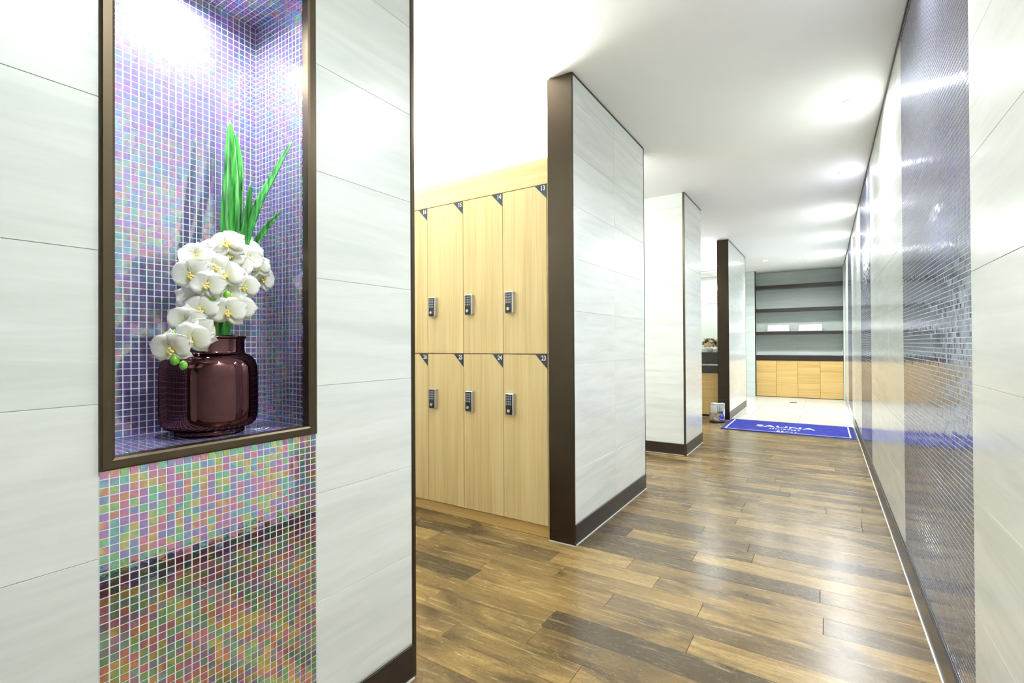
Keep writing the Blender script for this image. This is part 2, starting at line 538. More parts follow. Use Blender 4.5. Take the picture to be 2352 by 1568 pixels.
# ------------------------------------------------------------------ ceiling, floor
ceil = box('ceiling', (XBAY - 0.06, XR + 0.08, Y0 - 0.06, YEND + 0.1, H, H + 0.06), M['ceiling'])
tag(ceil, 'smooth white ceiling over the whole corridor', 'ceiling', kind='structure')

floor = box('floor', (XBAY - 0.06, XR + 0.08, Y0 - 0.06, Y_TILEFLOOR, -0.09, -0.0085), M['joint_dark'])
tag(floor, 'brown oak plank floor of the corridor and locker bay', 'floor', kind='structure')
PW = 0.1235
row = 0
y = Y0
while y < Y_TILEFLOOR - 0.001:
    w = min(PW, Y_TILEFLOOR - y)
    left = XBAY if y > Y_NW - 0.15 else XL - 0.01
    x = left - random.uniform(0.1, 0.8)
    while x < XR:
        ln = random.choice((0.5, 0.62, 0.78, 0.95, 1.15, 1.3))
        a, b = max(x, left), min(x + ln, XR + 0.012)
        if XR + 0.012 - b < 0.12: b = XR + 0.012; ln = 9
        if b - a > 0.02:
            pb = MB().box(-(b - a) / 2 + 0.0006, (b - a) / 2 - 0.0006, -w / 2 + 0.0005, w / 2 - 0.0005, 0, 0.0085, ch=0.0009)
            pb.build('floor_plank', M['floor_oak'], floor, ((a + b) / 2, y + w / 2, -0.0085))
        x += ln
    y += PW
    row += 1

floor2 = box('floor_sauna', (XBAY - 0.06, XR + 0.08, Y_TILEFLOOR, YEND + 0.1, -0.09, -0.0085), M['joint'])
tag(floor2, 'pale stone tiled floor beyond the blue mat', 'floor', kind='structure')
tw = 0.61
cols = [(XR - (i + 1) * tw, XR - i * tw) for i in range(5)]
yy = Y_TILEFLOOR
while yy < YEND - 0.01:
    y2 = min(yy + tw, YEND)
    for a, b in cols:
        MB().box(-(b - a) / 2 + 0.0012, (b - a) / 2 - 0.0012, -(y2 - yy) / 2 + 0.0012, (y2 - yy) / 2 - 0.0012, 0, 0.0085, ch=0.001) \
            .build('floor_tile', M['stone_floor'], floor2, ((a + b) / 2, (yy + y2) / 2, -0.0085))
    yy = y2


def baseboard(name, b, face_axis, sign, label):
    """dark skirting with a pale sealant bead at the floor; b = box of the board"""
    o = box(name, b, M['base'], ch=0.0015)
    tag(o, label, 'baseboard', kind='structure')
    x0, x1, y0, y1, z0, z1 = b
    if face_axis == 'X':
        f = x1 if sign > 0 else x0
        box('sealant_bead', (f, f + sign * 0.005, y0, y1, 0, 0.004), M['sealant'], o)
    else:
        f = y1 if sign > 0 else y0
        box('sealant_bead', (x0, x1, f, f + sign * 0.005, 0, 0.004), M['sealant'], o)
    return o


# ------------------------------------------------------------------ left wall with the niche
NY0, NY1 = 0.338, 0.338 + 29 * P           # mosaic column
IY0, IY1 = 0.3595, 0.3595 + 26 * P         # niche opening
NXB = XL - 15 * P                          # niche back
NZ0, NZ1 = 0.846, 0.846 + 71 * P
WB = XL - TH                            # wall body behind the 10 mm stone
wl = MB()
wl.box(XBAY - 0.06, WB, Y0, IY0 - 0.004, 0, H)
wl.box(XBAY - 0.06, WB, IY1 + 0.004, Y_NW - TH, 0, H)
wl.box(XBAY - 0.06, WB, IY0 - 0.004, IY1 + 0.004, 0, NZ0 - 0.004)
wl.box(XBAY - 0.06, WB, IY0 - 0.004, IY1 + 0.004, NZ1 + 0.004, H)
wl.box(XBAY - 0.06, NXB - 0.003, IY0 - 0.004, IY1 + 0.004, NZ0 - 0.004, NZ1 + 0.004)
wall_left = wl.build('wall_left', M['joint'])
tag(wall_left, 'pale stone wall holding the tall mosaic niche', 'wall', kind='structure')
wall_tiles(wall_left, 'X', XL, NY0 - 1.24, NY0, 2, 1, M['stone'])
wall_tiles(wall_left, 'X', XL, Y0, NY0 - 1.24, 1, 1, M['stone'])
wall_tiles(wall_left, 'X', XL, NY1, Y_NW - 0.012, 1, 1, M['stone'])
wall_tiles(wall_left, 'Y', Y_NW, XBAY, XL - 0.02, 3, 1, M['stone'])

M['mos_low'] = mosaic_mat('iridescent_mosaic', (XL + P / 2, NY0, NZ0 - 0.022 - 60 * P), P, rgb(78, 68, 76), rgb(106, 66, 74), rgb(74, 78, 88), RAINBOW, 0.70, 0.07)
M['mos_niche'] = mosaic_mat('violet_iridescent_mosaic', (NXB, IY0, NZ0), P, rgb(98, 92, 134), rgb(108, 98, 146), rgb(88, 90, 126), RAINBOW, 0.36, 0.09)
M['mos_right'] = mosaic_mat('slate_mosaic', (XR + P / 2, 1.632, COURSE0), P, rgb(94, 96, 108), rgb(112, 110, 122), rgb(84, 90, 104), COOL, 0.50, 0.09)

# mosaic column under (and above) the niche
zl = NZ0 - 0.022
pan = box('mosaic_panel', (WB, XL - 0.0009, NY0, NY1, 0, zl + 0.01), M['grout'], wall_left)
nv = int(zl / P)
mosaic(pan, [tile_grid((XL - 0.0009, NY0, zl - nv * P), (0, 1, 0), (0, 0, 1), (1, 0, 0), 29, nv, P)], P, M['mos_low'], 300)
pan2 = box('mosaic_panel', (WB, XL - 0.0009, NY0, NY1, NZ1 + 0.022, H), M['grout'], wall_left)
mosaic(pan2, [tile_grid((XL - 0.0009, NY0, NZ1 + 0.022), (0, 1, 0), (0, 0, 1), (1, 0, 0), 29, int((H - NZ1 - 0.022) / P), P)], P, M['mos_low'], 0)

# the niche lining
nb_ = MB()
e = 0.0009
nb_.box(NXB - 0.003, NXB - e + 0.0, IY0, IY1, NZ0, NZ1)
nb_.box(NXB - 0.003, XL - 0.006, IY0 - 0.004, IY0 - e, NZ0 - 0.004, NZ1 + 0.004)
nb_.box(NXB - 0.003, XL - 0.006, IY1 + e, IY1 + 0.004, NZ0 - 0.004, NZ1 + 0.004)
nb_.box(NXB - 0.003, XL - 0.006, IY0, IY1, NZ0 - 0.004, NZ0 - e)
nb_.box(NXB - 0.003, XL - 0.006, IY0, IY1, NZ1 + e, NZ1 + 0.004)
niche = nb_.build('wall_niche', M['grout'])
tag(niche, 'recessed display niche lined with violet glass mosaic', 'niche', kind='structure')
mosaic(niche, [
    tile_grid((NXB - e, IY0, NZ0), (0, 1, 0), (0, 0, 1), (1, 0, 0), 26, 71, P),
    tile_grid((NXB, IY1 + e, NZ0), (1, 0, 0), (0, 0, 1), (0, -1, 0), 14, 71, P),
    tile_grid((NXB, IY0 - e, NZ0), (1, 0, 0), (0, 0, 1), (0, 1, 0), 14, 71, P),
    tile_grid((NXB, IY0, NZ0 - e), (1, 0, 0), (0, 1, 0), (0, 0, 1), 14, 26, P),
    tile_grid((NXB, IY0, NZ1 + e), (1, 0, 0), (0, 1, 0), (0, 0, -1), 14, 26, P)],
    P, M['mos_niche'], 300, skip=((365, 540, 630, 1010), (505, 270, 690, 560), (700, 0, 760, 1568), (0, 0, 258, 1568)))

# bronze frame round the niche: four mitred bars with a bevelled face
frame = empty('niche_frame', (XL, (NY0 + NY1) / 2, NZ0 - 0.022))
tag(frame, 'dark bronze metal frame edging the mosaic niche', 'frame')


def mitre_bar(o0, o1, i0, i1):
    """quad bar from outer edge o0-o1 to inner edge i0-i1 (points in the wall plane as (y,z)), 9 mm proud, returning into the niche"""
    def pt(x, q): return (x, q[0] - (NY0 + NY1) / 2, q[1] - (NZ0 - 0.022))
    mid = lambda a, b, k: (a[0] + (b[0] - a[0]) * k, a[1] + (b[1] - a[1]) * k)
    prof = [(-0.002, 0.0), (0.005, 0.0), (0.0085, 0.16), (0.0085, 0.80), (0.006, 1.0), (-0.020, 1.0)]
    vs = []
    for s in (0, 1):
        o, i = (o0, i0) if s == 0 else (o1, i1)
        vs += [pt(x, mid(o, i, k)) for x, k in prof]
    n = len(prof)
    fs = [(a, (a + 1) % n, n + (a + 1) % n, n + a) for a in range(n)] + [tuple(range(n)), tuple(range(2 * n - 1, n - 1, -1))]
    MB().add(vs, fs).build('frame_bar', M['bronze'], frame)


oz0, oz1 = NZ0 - 0.022, NZ1 + 0.022
O = [(NY0, oz0), (NY1, oz0), (NY1, oz1), (NY0, oz1)]
I = [(IY0, NZ0), (IY1, NZ0), (IY1, NZ1), (IY0, NZ1)]
for k in range(4): mitre_bar(O[k], O[(k + 1) % 4], I[k], I[(k + 1) % 4])

# bronze corner post at the end of the niche wall, skirtings
tag(box('trim_1', (XL - 0.020, XL + 0.003, Y_NW - 0.012, Y_NW + 0.004, 0, H - 0.004), M['bronze'], ch=0.002), 'slim bronze corner strip where the niche wall ends', 'trim', kind='structure')
baseboard('baseboard_left', (XL, XL + 0.006, NY1, Y_NW - 0.012, 0, 0.105), 'X', 1, 'dark skirting under the stone beside the niche')
baseboard('baseboard_rear', (XL, XL + 0.006, Y0, NY0, 0, 0.105), 'X', 1, 'dark skirting under the stone strip left of the niche')

# ------------------------------------------------------------------ right wall
wall_right = box('wall_right', (XR + TH, XR + 0.08, Y0 - 0.06, YEND + 0.1, 0, H), M['joint'])
tag(wall_right, 'long right wall alternating stone panels and slate mosaic', 'wall', kind='structure')
mw_ = 81 * P
bands = [(1.636, 2.882), (4.744, 5.990), (7.935, 9.181)]
prev = 0.0
edges = [-0.24] + [v for b in bands for v in b] + [YEND]
for k in range(0, len(edges) - 1, 2):
    a, b = edges[k], edges[k + 1]
    wall_tiles(wall_right, 'X', XR, a, b, max(1, round((b - a) / 0.62)), -1, M['stone'])
wall_tiles(wall_right, 'X', XR, Y0, -0.24, 2, -1, M['stone'])
for bi, (a, b) in enumerate(bands):
    pr = box('mosaic_panel', (XR + 0.0009, XR + TH, a, b, 0, H - 0.006), M['grout'], wall_right)
    p2 = P
    nv = int((H - 0.012 - COURSE0) / p2)
    mosaic(pr, [tile_grid((XR + 0.0009, b, COURSE0), (0, -1, 0), (0, 0, 1), (-1, 0, 0), int((b - a) / p2), nv, p2)], p2, M['mos_right'],
           300 if bi == 0 else 0, tilt=0.010)
baseboard('baseboard_right', (XR - 0.007, XR, Y0, Y_TILEFLOOR, 0, 0.105), 'X', -1, 'long dark skirting along the right wall')
tag(box('shadow_gap_strip', (XR - 0.006, XR + 0.002, Y0, YEND - 0.36, H - 0.010, H), M['base']), 'dark strip standing in for the shadow gap between right wall and ceiling', 'trim', kind='structure')  # solid dark strip modelled in place of a shadow gap

# ------------------------------------------------------------------ partitions and pillar on the left
def partition(name, y0, y1, label):
    o = box(name, (XC, WB, y0 + 0.012, y1 - 0.012, 0, H), M['joint'])
    tag(o, label, 'partition', kind='structure')
    wall_tiles(o, 'X', XL, y0 + 0.014, y1 - 0.006, 2, 1, M['stone'])
    box('end_cap', (XC - 0.004, XL + 0.004, y0, y0 + 0.014, 0.004, H - 0.004), M['bronze_panel'], o, ch=0.0015)
    box('end_cap', (XC - 0.004, XL + 0.002, y1 - 0.006, y1, 0.004, H - 0.004), M['dark_laminate'], o, ch=0.0015)
    box('top_trim', (WB, XL + 0.003, y0 + 0.014, y1 - 0.006, H - 0.009, H), M['base'], o)
    box('sealant_bead', (XC - 0.004, XL + 0.008, y0 - 0.005, y0, 0, 0.004), M['sealant'], o)
    return o


partition('wall_partition_near', Y_P1, Y_P1E, 'near stone partition with tall dark end panel beside the lockers')
partition('wall_partition_far', Y_P2, Y_P2E, 'far stone partition with dark end panel by the chrome bin')
baseboard('baseboard_near', (XL, XL + 0.006, Y_P1 + 0.0145, Y_P1E - 0.006, 0, 0.105), 'X', 1, 'dark skirting along the near partition')
baseboard('baseboard_far', (XL, XL + 0.006, Y_P2 + 0.0145, Y_P2E - 0.006, 0, 0.105), 'X', 1, 'dark skirting along the far partition')

PX0 = -1.76
pillar = box('wall_pillar', (PX0 + TH, WB, Y_Q + TH, Y_QE - TH, 0, H), M['joint'])
tag(pillar, 'square stone pillar between the two dark-capped partitions', 'pillar', kind='structure')
wall_tiles(pillar, 'X', XL, Y_Q + 0.014, Y_QE, 1, 1, M['stone'])
wall_tiles(pillar, 'Y', Y_Q, PX0, XL - 0.014, 1, -1, M['stone'])
wall_tiles(pillar, 'Y', Y_QE, PX0, XL - 0.012, 1, 1, M['stone'])
wall_tiles(pillar, 'X', PX0, Y_Q, Y_QE, 1, -1, M['stone'])
box('corner_strip', (XL - 0.014, XL + 0.003, Y_Q - 0.003, Y_Q + 0.014, 0.0, H - 0.003), M['bronze'], pillar, ch=0.0015)
box('top_trim', (WB, XL + 0.003, Y_Q + 0.014, Y_QE, H - 0.009, H), M['base'], pillar)
baseboard('baseboard_pillar_side', (XL, XL + 0.006, Y_Q + 0.014, Y_QE, 0, 0.105), 'X', 1, 'dark skirting on the corridor side of the pillar')
baseboard('baseboard_pillar_front', (PX0, XL - 0.014, Y_Q - 0.006, Y_Q, 0, 0.105), 'Y', -1, 'dark skirting across the front of the pillar')

# ------------------------------------------------------------------ the bays behind, the ends of the corridor
wall_bay = box('wall_bay', (XBAY - 0.06, XBAY, Y_NW, YEND + 0.1, 0, H), M['wallpaint'])
tag(wall_bay, 'white painted wall at the depth of the side bays', 'wall', kind='structure')
wall_rear = box('wall_rear', (XL, XR + 0.08, Y0 - 0.06, Y0, 0, H), M['wallpaint'])
tag(wall_rear, 'white painted wall closing the corridor at its near end', 'wall', kind='structure')
added_divider = box('added_divider', (XBAY, XC - 0.006, Y_LK + 0.485, Y_LK + 0.53, 0, 2.062), M['wallpaint'])  # unseen wall, added to keep oak backs out of the mirror reflection
tag(added_divider, 'added low white wall hiding the locker backs from the vanity mirror', 'wall', kind='structure')
Y_VW = 7.98
wall_vanity = box('wall_vanity', (XBAY, XC, Y_VW, Y_VW + 0.08, 0, H), M['wallpaint'])
tag(wall_vanity, 'white wall carrying the vanity mirror', 'wall', kind='structure')

# end wall with the shelf alcove
AX0, AX1, AY0 = -1.165, 0.290, 10.74
wb = MB()
wb.box(XBAY, AX0 - TH, AY0 + TH, YEND, 0, H)
wb.box(XBAY, XR + TH, YEND, YEND + 0.06, 0, H)
wb.box(AX1 + TH, XR + TH, AY0 + TH, YEND, 0, H)
wall_back = wb.build('wall_back', M['joint'])
tag(wall_back, 'grey-green stone wall with the shelf alcove at the corridor end', 'wall', kind='structure')
wall_tiles(wall_back, 'Y', AY0, AX0 - 1.24, AX0, 2, -1, M['stone_grey'], z0=0.002)
wall_tiles(wall_back, 'Y', YEND - TH, AX0, AX1, 2, -1, M['stone_grey'], z0=0.002)
wall_tiles(wall_back, 'Y', AY0, AX1, XR, 1, -1, M['stone_grey'], z0=0.002)
wall_tiles(wall_back, 'X', AX0, AY0 + 0.012, YEND - 0.012, 1, 1, M['stone_grey'], z0=0.002)
wall_tiles(wall_back, 'X', AX1, AY0 + 0.012, YEND - 0.012, 1, -1, M['stone_grey'], z0=0.002)

# ------------------------------------------------------------------ lockers
LX0, LP = -1.262, 0.288
Z_ROWS = [(0.067, 0.995), (0.998, 1.920)]
DEPTH = 0.48


def keypad_lock(parent, x, z):
    """small keypad lock: silver body, black front with twelve keys and a round knob"""
    b = MB().box(-0.026, 0.026, -0.028, 0, -0.061, 0.061, ch=0.004)
    o = b.build('keypad_lock', M['silver'], parent, (x, -0.0005, z))
    k = MB()
    k.box(-0.0235, 0.019, -0.0305, -0.027, -0.058, 0.056, 0, ch=0.001)
    for r in range(4):
        for c in range(3):
            cx, cz = -0.0145 + c * 0.0125, 0.044 - r * 0.0145
            k.box(cx - 0.0042, cx + 0.0042, -0.0318, -0.030, cz - 0.0048, cz + 0.0048, 1)
    n = 16
    ring = [(-0.002 + 0.0095 * math.cos(2 * math.pi * i / n), 0.0095 * math.sin(2 * math.pi * i / n)) for i in range(n)]
    vs = [(a, -0.030, -0.036 + q) for a, q in ring] + [(a * 0.9, -0.037, -0.036 + q * 0.9) for a, q in ring]
    k.add(vs, [(i, (i + 1) % n, n + (i + 1) % n, n + i) for i in range(n)] + [tuple(range(n, 2 * n))], 2)
    k.build('keypad', [M['black'], M['key'], M['silver']], o)
    return o


def locker(col, row):
    num = (23 if row == 0 else 13) + col
    z0, z1 = Z_ROWS[row]
    x1 = LX0 - col * LP
    x0 = x1 - LP
    t = empty('locker', ((x0 + x1) / 2, Y_LK, z0))
    h, w = z1 - z0, LP / 2
    where = 'upper' if row else 'lower'
    nth = ['beside the dark partition end', 'second from the dark partition end', 'third from the dark partition end', 'fourth from the dark partition end', 'fifth from the dark partition end'][col]
    tag(t, 'pale oak locker %d in the %s row, %s' % (num, where, nth), 'locker', 'pale oak lockers in the side bay')
    c = MB()
    c.box(-w, -w + 0.009, 0.020, DEPTH, 0, h); c.box(w - 0.009, w, 0.020, DEPTH, 0, h)
    c.box(-w + 0.009, w - 0.009, 0.020, DEPTH, 0, 0.009); c.box(-w + 0.009, w - 0.009, 0.020, DEPTH, h - 0.009, h)
    c.box(-w + 0.009, w - 0.009, DEPTH - 0.008, DEPTH, 0.009, h - 0.009)
    c.build('carcass', M['locker'], t)
    d = box('door', (-w + 0.0014, w - 0.0014, 0, 0.0185, 0.0012, h - 0.0012), M['locker'], t, ch=0.0008)
    pq = MB()
    a, b = w - 0.0016, h - 0.0014
    pq.add([(a, -0.0016, b), (a - 0.072, -0.0016, b), (a, -0.0016, b - 0.076), (a, 0.0, b), (a - 0.072, 0.0, b), (a, 0.0, b - 0.076)],
           [(0, 1, 2), (3, 5, 4), (0, 3, 4, 1), (1, 4, 5, 2), (2, 5, 3, 0)])
    pl = tag(pq.build('number_plaque', M['plaque'], d), 'dark triangular plaque with the white number %d' % num)
    tm = text_mesh(str(num), 0.037, 0.0004, M['white_print'], 'number', 0.0006)
    n = link('number', tm, d, (a - 0.0205, -0.0021, b - 0.0195))
    n.rotation_euler = (math.pi / 2, 0, 0); n.scale = (0.82, 1, 1)
    keypad_lock(d, -w + 0.058, (0.715 - z0) if row == 0 else (1.288 - z0))


for col in range(5):
    for row in (1, 0): locker(col, row)
LXE = LX0 - 5 * LP
fas = box('fascia_board', (LXE, XC - 0.006, Y_LK, Y_LK + DEPTH, 1.9225, 2.062), M['locker_h'], ch=0.001)
tag(fas, 'level pale oak fascia board above the upper lockers', 'fascia board')
pln = box('plinth_board', (LXE, XC - 0.006, Y_LK + 0.012, Y_LK + DEPTH, 0.0005, 0.062), M['cabinet'])
tag(pln, 'honey oak plinth under the lower lockers on the floor', 'plinth')
fil = box('filler_strip', (LX0 + 0.001, XC - 0.0055, Y_LK + 0.002, Y_LK + 0.05, 0.0635, 1.9215), M['locker'])
tag(fil, 'narrow pale oak filler strip between lockers and dark partition end', 'filler strip')


# ------------------------------------------------------------------ lamps
def cove(x0, x1, y, z, w, label):
    t = empty('cove_light', ((x0 + x1) / 2, y, z))
    tag(t, label, 'light', None)
    hw = (x1 - x0) / 2
    c = MB(); c.box(-hw, hw, -0.045, 0.045, 0.001, 0.012); c.box(-hw, hw, -0.045, -0.041, 0.012, 0.035); c.box(-hw, hw, 0.041, 0.045, 0.012, 0.035)
    c.build('channel', M['lamp_ring'], t)
    box('diffuser', (-hw + 0.005, hw - 0.005, -0.03, 0.03, 0.014, 0.018), M['led'], t)
    la = D.lights.new('cove_lamp', 'AREA'); la.shape = 'RECTANGLE'; la.size = 2 * hw; la.size_y = 0.06; la.energy = w; la.color = LIGHT_COL
    lo = D.objects.new('cove_lamp', la); COL.objects.link(lo); lo.parent = t; lo.location = (0, 0, 0.04); lo.rotation_euler = (math.pi, 0, 0)


cove(LXE + 0.05, XC - 0.06, Y_LK + 0.22, 2.0625, COVE_W, 'white linear cove light on top of the lockers')


cove(XBAY + 0.1, XC - 0.12, Y_LK + 0.508, 2.0625, COVE_W * 0.42, 'white linear cove light on the wall behind the lockers')


def downlight(x, y, z, w, r, label, group=None, spread=150):
    t = empty('downlight', (x, y, z))
    tag(t, label, 'light', group)
    b = MB().lathe([(r + 0.010, -0.0005), (r + 0.010, -0.003), (r + 0.002, -0.005), (r, -0.0005)], n=28, cap0=False, cap1=False)
    b.build('lamp_ring', M['lamp_ring'], t)
    MB().lathe([(r, -0.0012), (r, -0.0020)], n=28).build('lamp_lens', M['lamp'], t)
    la = D.lights.new('downlight_lamp', 'AREA'); la.shape = 'DISK'; la.size = r * 2; la.energy = w; la.color = LIGHT_COL; la.spread = math.radians(spread)
    lo = D.objects.new('downlight_lamp', la); COL.objects.link(lo); lo.parent = t; lo.location = (0, 0, -0.008)


names = ['round ceiling downlight opposite the mosaic niche',
         'round ceiling downlight opposite the lockers', 'nearest visible ceiling downlight, beside the near partition', 'second visible ceiling downlight, level with the pillar',
         'third visible ceiling downlight, above the blue mat', 'fourth visible ceiling downlight, beside the far partition', 'last ceiling downlight before the shelf alcove']
for i, yv in enumerate((0.58, 2.04, 3.506, 4.94, 6.372, 7.868, 9.30)):
    downlight(0.15, yv, H, DOWNLIGHT_W, 0.036, names[i], 'downlights along the right wall')
downlight(-0.33, 9.45, H, ALCOVE_W, 0.036, 'left ceiling downlight in front of the shelf alcove')
downlight(-0.85, 9.45, H, ALCOVE_W, 0.036, 'added ceiling downlight nearest the far partition end, brightening the alcove')  # extra lamp, added to put more light into the shelf alcove
downlight(NXB + 0.105, 0.545, NZ1, NICHE_W, 0.026, 'small recessed spotlight in the top of the mosaic niche', None, 160)

# ------------------------------------------------------------------ vase and orchids
VX, VY = -1.222, 0.583
vz = NZ0 + 0.0002
vase = empty('vase', (VX, VY, vz))
tag(vase, 'glossy dark aubergine glass vase holding the orchids', 'vase')
prof = [(0.062, 0.0), (0.070, 0.0008), (0.0715, 0.006), (0.069, 0.0105), (0.075, 0.013), (0.088, 0.017), (0.0965, 0.026), (0.0995, 0.038), (0.1, 0.06),
        (0.1, 0.135), (0.0988, 0.155), (0.094, 0.170), (0.086, 0.180), (0.077, 0.185), (0.0725, 0.188), (0.071, 0.193), (0.071, 0.214), (0.0715, 0.2205), (0.0745, 0.2235), (0.0755, 0.2255), (0.0745, 0.2275),
        (0.072, 0.2275), (0.0685, 0.222), (0.068, 0.192), (0.072, 0.182), (0.092, 0.166), (0.096, 0.150), (0.096, 0.04), (0.088, 0.022), (0.02, 0.018)]
MB().lathe(prof[:18], n=72, cap1=False).build('body', M['vase'], vase)
MB().lathe(prof[17:], n=72, cap0=False).build('rim', M['vase'], vase)

orch = empty('orchid_arrangement', (VX, VY, vz + 0.03))
tag(orch, 'white orchid spray with green sword leaves in the dark vase', 'flowers')
OV = Vector((VX, VY, vz + 0.03))


def local(p): return Vector(p) - OV


def petal_mesh(name, L, W, point, cup, droop):
    """curved petal from the flower centre along +Y, facing +Z"""
    nu, nvv = 8, 6
    vs, fs = [], []
    for i in range(nu + 1):
        s = i / nu
        wid = W * (math.sin(math.pi * min(1, s ** point * 0.93 + 0.06)) ** 0.62)
        for j in range(nvv + 1):
            q = j / nvv * 2 - 1
            x = q * wid
            yy = L * (s - 0.10 * q * q * s * s)
            z = cup * (q * q) * wid * 0.6 + 0.25 * L * s * (1 - s) - droop * L * s * s + 0.0011 * math.sin(9 * q + 5 * s)
            vs.append((x, yy, z))
    for i in range(nu):
        for j in range(nvv):
            a = i * (nvv + 1) + j
            fs.append((a, a + 1, a + nvv + 2, a + nvv + 1))
    return MB().add(vs, fs, 0, True).mesh(name, M['petal'])


petals = [petal_mesh('petal', 0.035, 0.0225, 0.72, 0.25, 0.10), petal_mesh('petal', 0.034, 0.0215, 0.75, -0.1, 0.28)]
sepals = [petal_mesh('sepal', 0.033, 0.0125, 0.85, 0.25, 0.12), petal_mesh('sepal', 0.031, 0.012, 0.85, -0.1, 0.30)]
lb = MB()
for k, (ax, ay, az, rr) in enumerate(((0, -0.004, 0.006, 0.0042), (0.0045, -0.006, 0.008, 0.0036), (-0.0045, -0.006, 0.008, 0.0036), (0, -0.011, 0.010, 0.0040), (0, 0.002, 0.008, 0.0030))):
    n = 8
    pr = [(rr * math.sin(math.pi * i / 6), -rr * math.cos(math.pi * i / 6)) for i in range(7)]
    pr[0] = (0.0002, -rr); pr[-1] = (0.0002, rr)
    s0 = len(lb.v)
    lb.lathe(pr, ax, ay, n)
    for i in range(s0, len(lb.v)): lb.v[i] = (lb.v[i][0], lb.v[i][1], lb.v[i][2] + az)
lb.v = [(x * 0.72, yv * 0.72, z * 0.72) for x, yv, z in lb.v]
lip_me = lb.mesh('flower', M['lip'])

flowers = [(-1.19, 0.54, 1.251), (-1.2, 0.58, 1.268), (-1.21, 0.619, 1.284), (-1.2, 0.667, 1.285), (-1.17, 0.52, 1.208), (-1.15, 0.581, 1.212),
           (-1.14, 0.539, 1.184), (-1.15, 0.625, 1.19), (-1.2, 0.697, 1.22), (-1.15, 0.53, 1.131), (-1.13, 0.577, 1.127), (-1.15, 0.613, 1.14),
           (-1.15, 0.501, 1.103), (-1.12, 0.498, 1.066), (-1.12, 0.46, 1.046), (-1.16, 0.564, 1.23), (-1.22, 0.657, 1.304), (-1.18, 0.533, 1.152), (-1.17, 0.619, 1.24),
           (-1.165, 0.60, 1.262), (-1.175, 0.645, 1.262), (-1.155, 0.595, 1.165), (-1.165, 0.553, 1.205), (-1.18, 0.672, 1.245), (-1.14, 0.515, 1.075), (-1.16, 0.59, 1.285)]
axis_pt = Vector((-1.21, 0.59, 1.17))
fr = random.Random(11)
for k, fp in enumerate(flowers):
    fpv = Vector(fp)
    outw = Vector((fpv.x - axis_pt.x, fpv.y - axis_pt.y, (fpv.z - axis_pt.z) * 0.6))
    facing = (Vector((0.80, -0.48, -0.06)) + outw * 4.2 + Vector((fr.uniform(-.25, .25), fr.uniform(-.25, .25), fr.uniform(-.2, .15)))).normalized()
    up = Vector((0, 0, 1)) + Vector((0, fr.uniform(-.4, .4), 0))
    xax = up.cross(facing).normalized(); yax = facing.cross(xax)
    fo = link('flower', lip_me, orch)
    mw = Matrix.Identity(4)
    lp = local(fp)
    for r in range(3): mw[r][0], mw[r][1], mw[r][2], mw[r][3] = xax[r], yax[r], facing[r], lp[r]
    sc = fr.uniform(1.12, 1.34)
    fo.matrix_local = mw @ Matrix.Scale(sc, 4)
    v = k % 2
    for nm, me, ang, zz in (('sepal', sepals[v], 0, -0.001), ('sepal', sepals[1 - v], 128, -0.001), ('sepal', sepals[v], -128, -0.001),
                            ('petal', petals[v], 66, 0.0006), ('petal', petals[v], -66, 0.0006)):
        po = link(nm, me, fo, (0, 0, zz))
        po.rotation_euler = (0, 0, math.radians(ang + fr.uniform(-7, 7)))
        sm = po.modifiers.new('thickness', 'SOLIDIFY'); sm.thickness = 0.0007
# stems: two arching flower stems from the vase mouth, short flower stalks
stems = [[(-1.222, 0.585, 0.95), (-1.21, 0.589, 1.08), (-1.19, 0.588, 1.16), (-1.185, 0.60, 1.22), (-1.2, 0.64, 1.27), (-1.205, 0.68, 1.25)],
         [(-1.235, 0.60, 0.95), (-1.225, 0.597, 1.09), (-1.19, 0.575, 1.17), (-1.185, 0.555, 1.22), (-1.19, 0.535, 1.24)],
         [(-1.215, 0.575, 0.95), (-1.195, 0.57, 1.09), (-1.165, 0.54, 1.125), (-1.14, 0.505, 1.09), (-1.128, 0.478, 1.05), (-1.122, 0.474, 1.015)]]


def smooth_path(pts, m=6):
    pts = [Vector(p) for p in pts]
    out = []
    for i in range(len(pts) - 1):
        p0, p1, p2, p3 = pts[max(i - 1, 0)], pts[i], pts[i + 1], pts[min(i + 2, len(pts) - 1)]
        for j in range(m):
            s = j / m
            out.append(0.5 * ((2 * p1) + (p2 - p0) * s + (2 * p0 - 5 * p1 + 4 * p2 - p3) * s * s + (3 * p1 - p0 - 3 * p2 + p3) * s ** 3))
    return out + [pts[-1]]


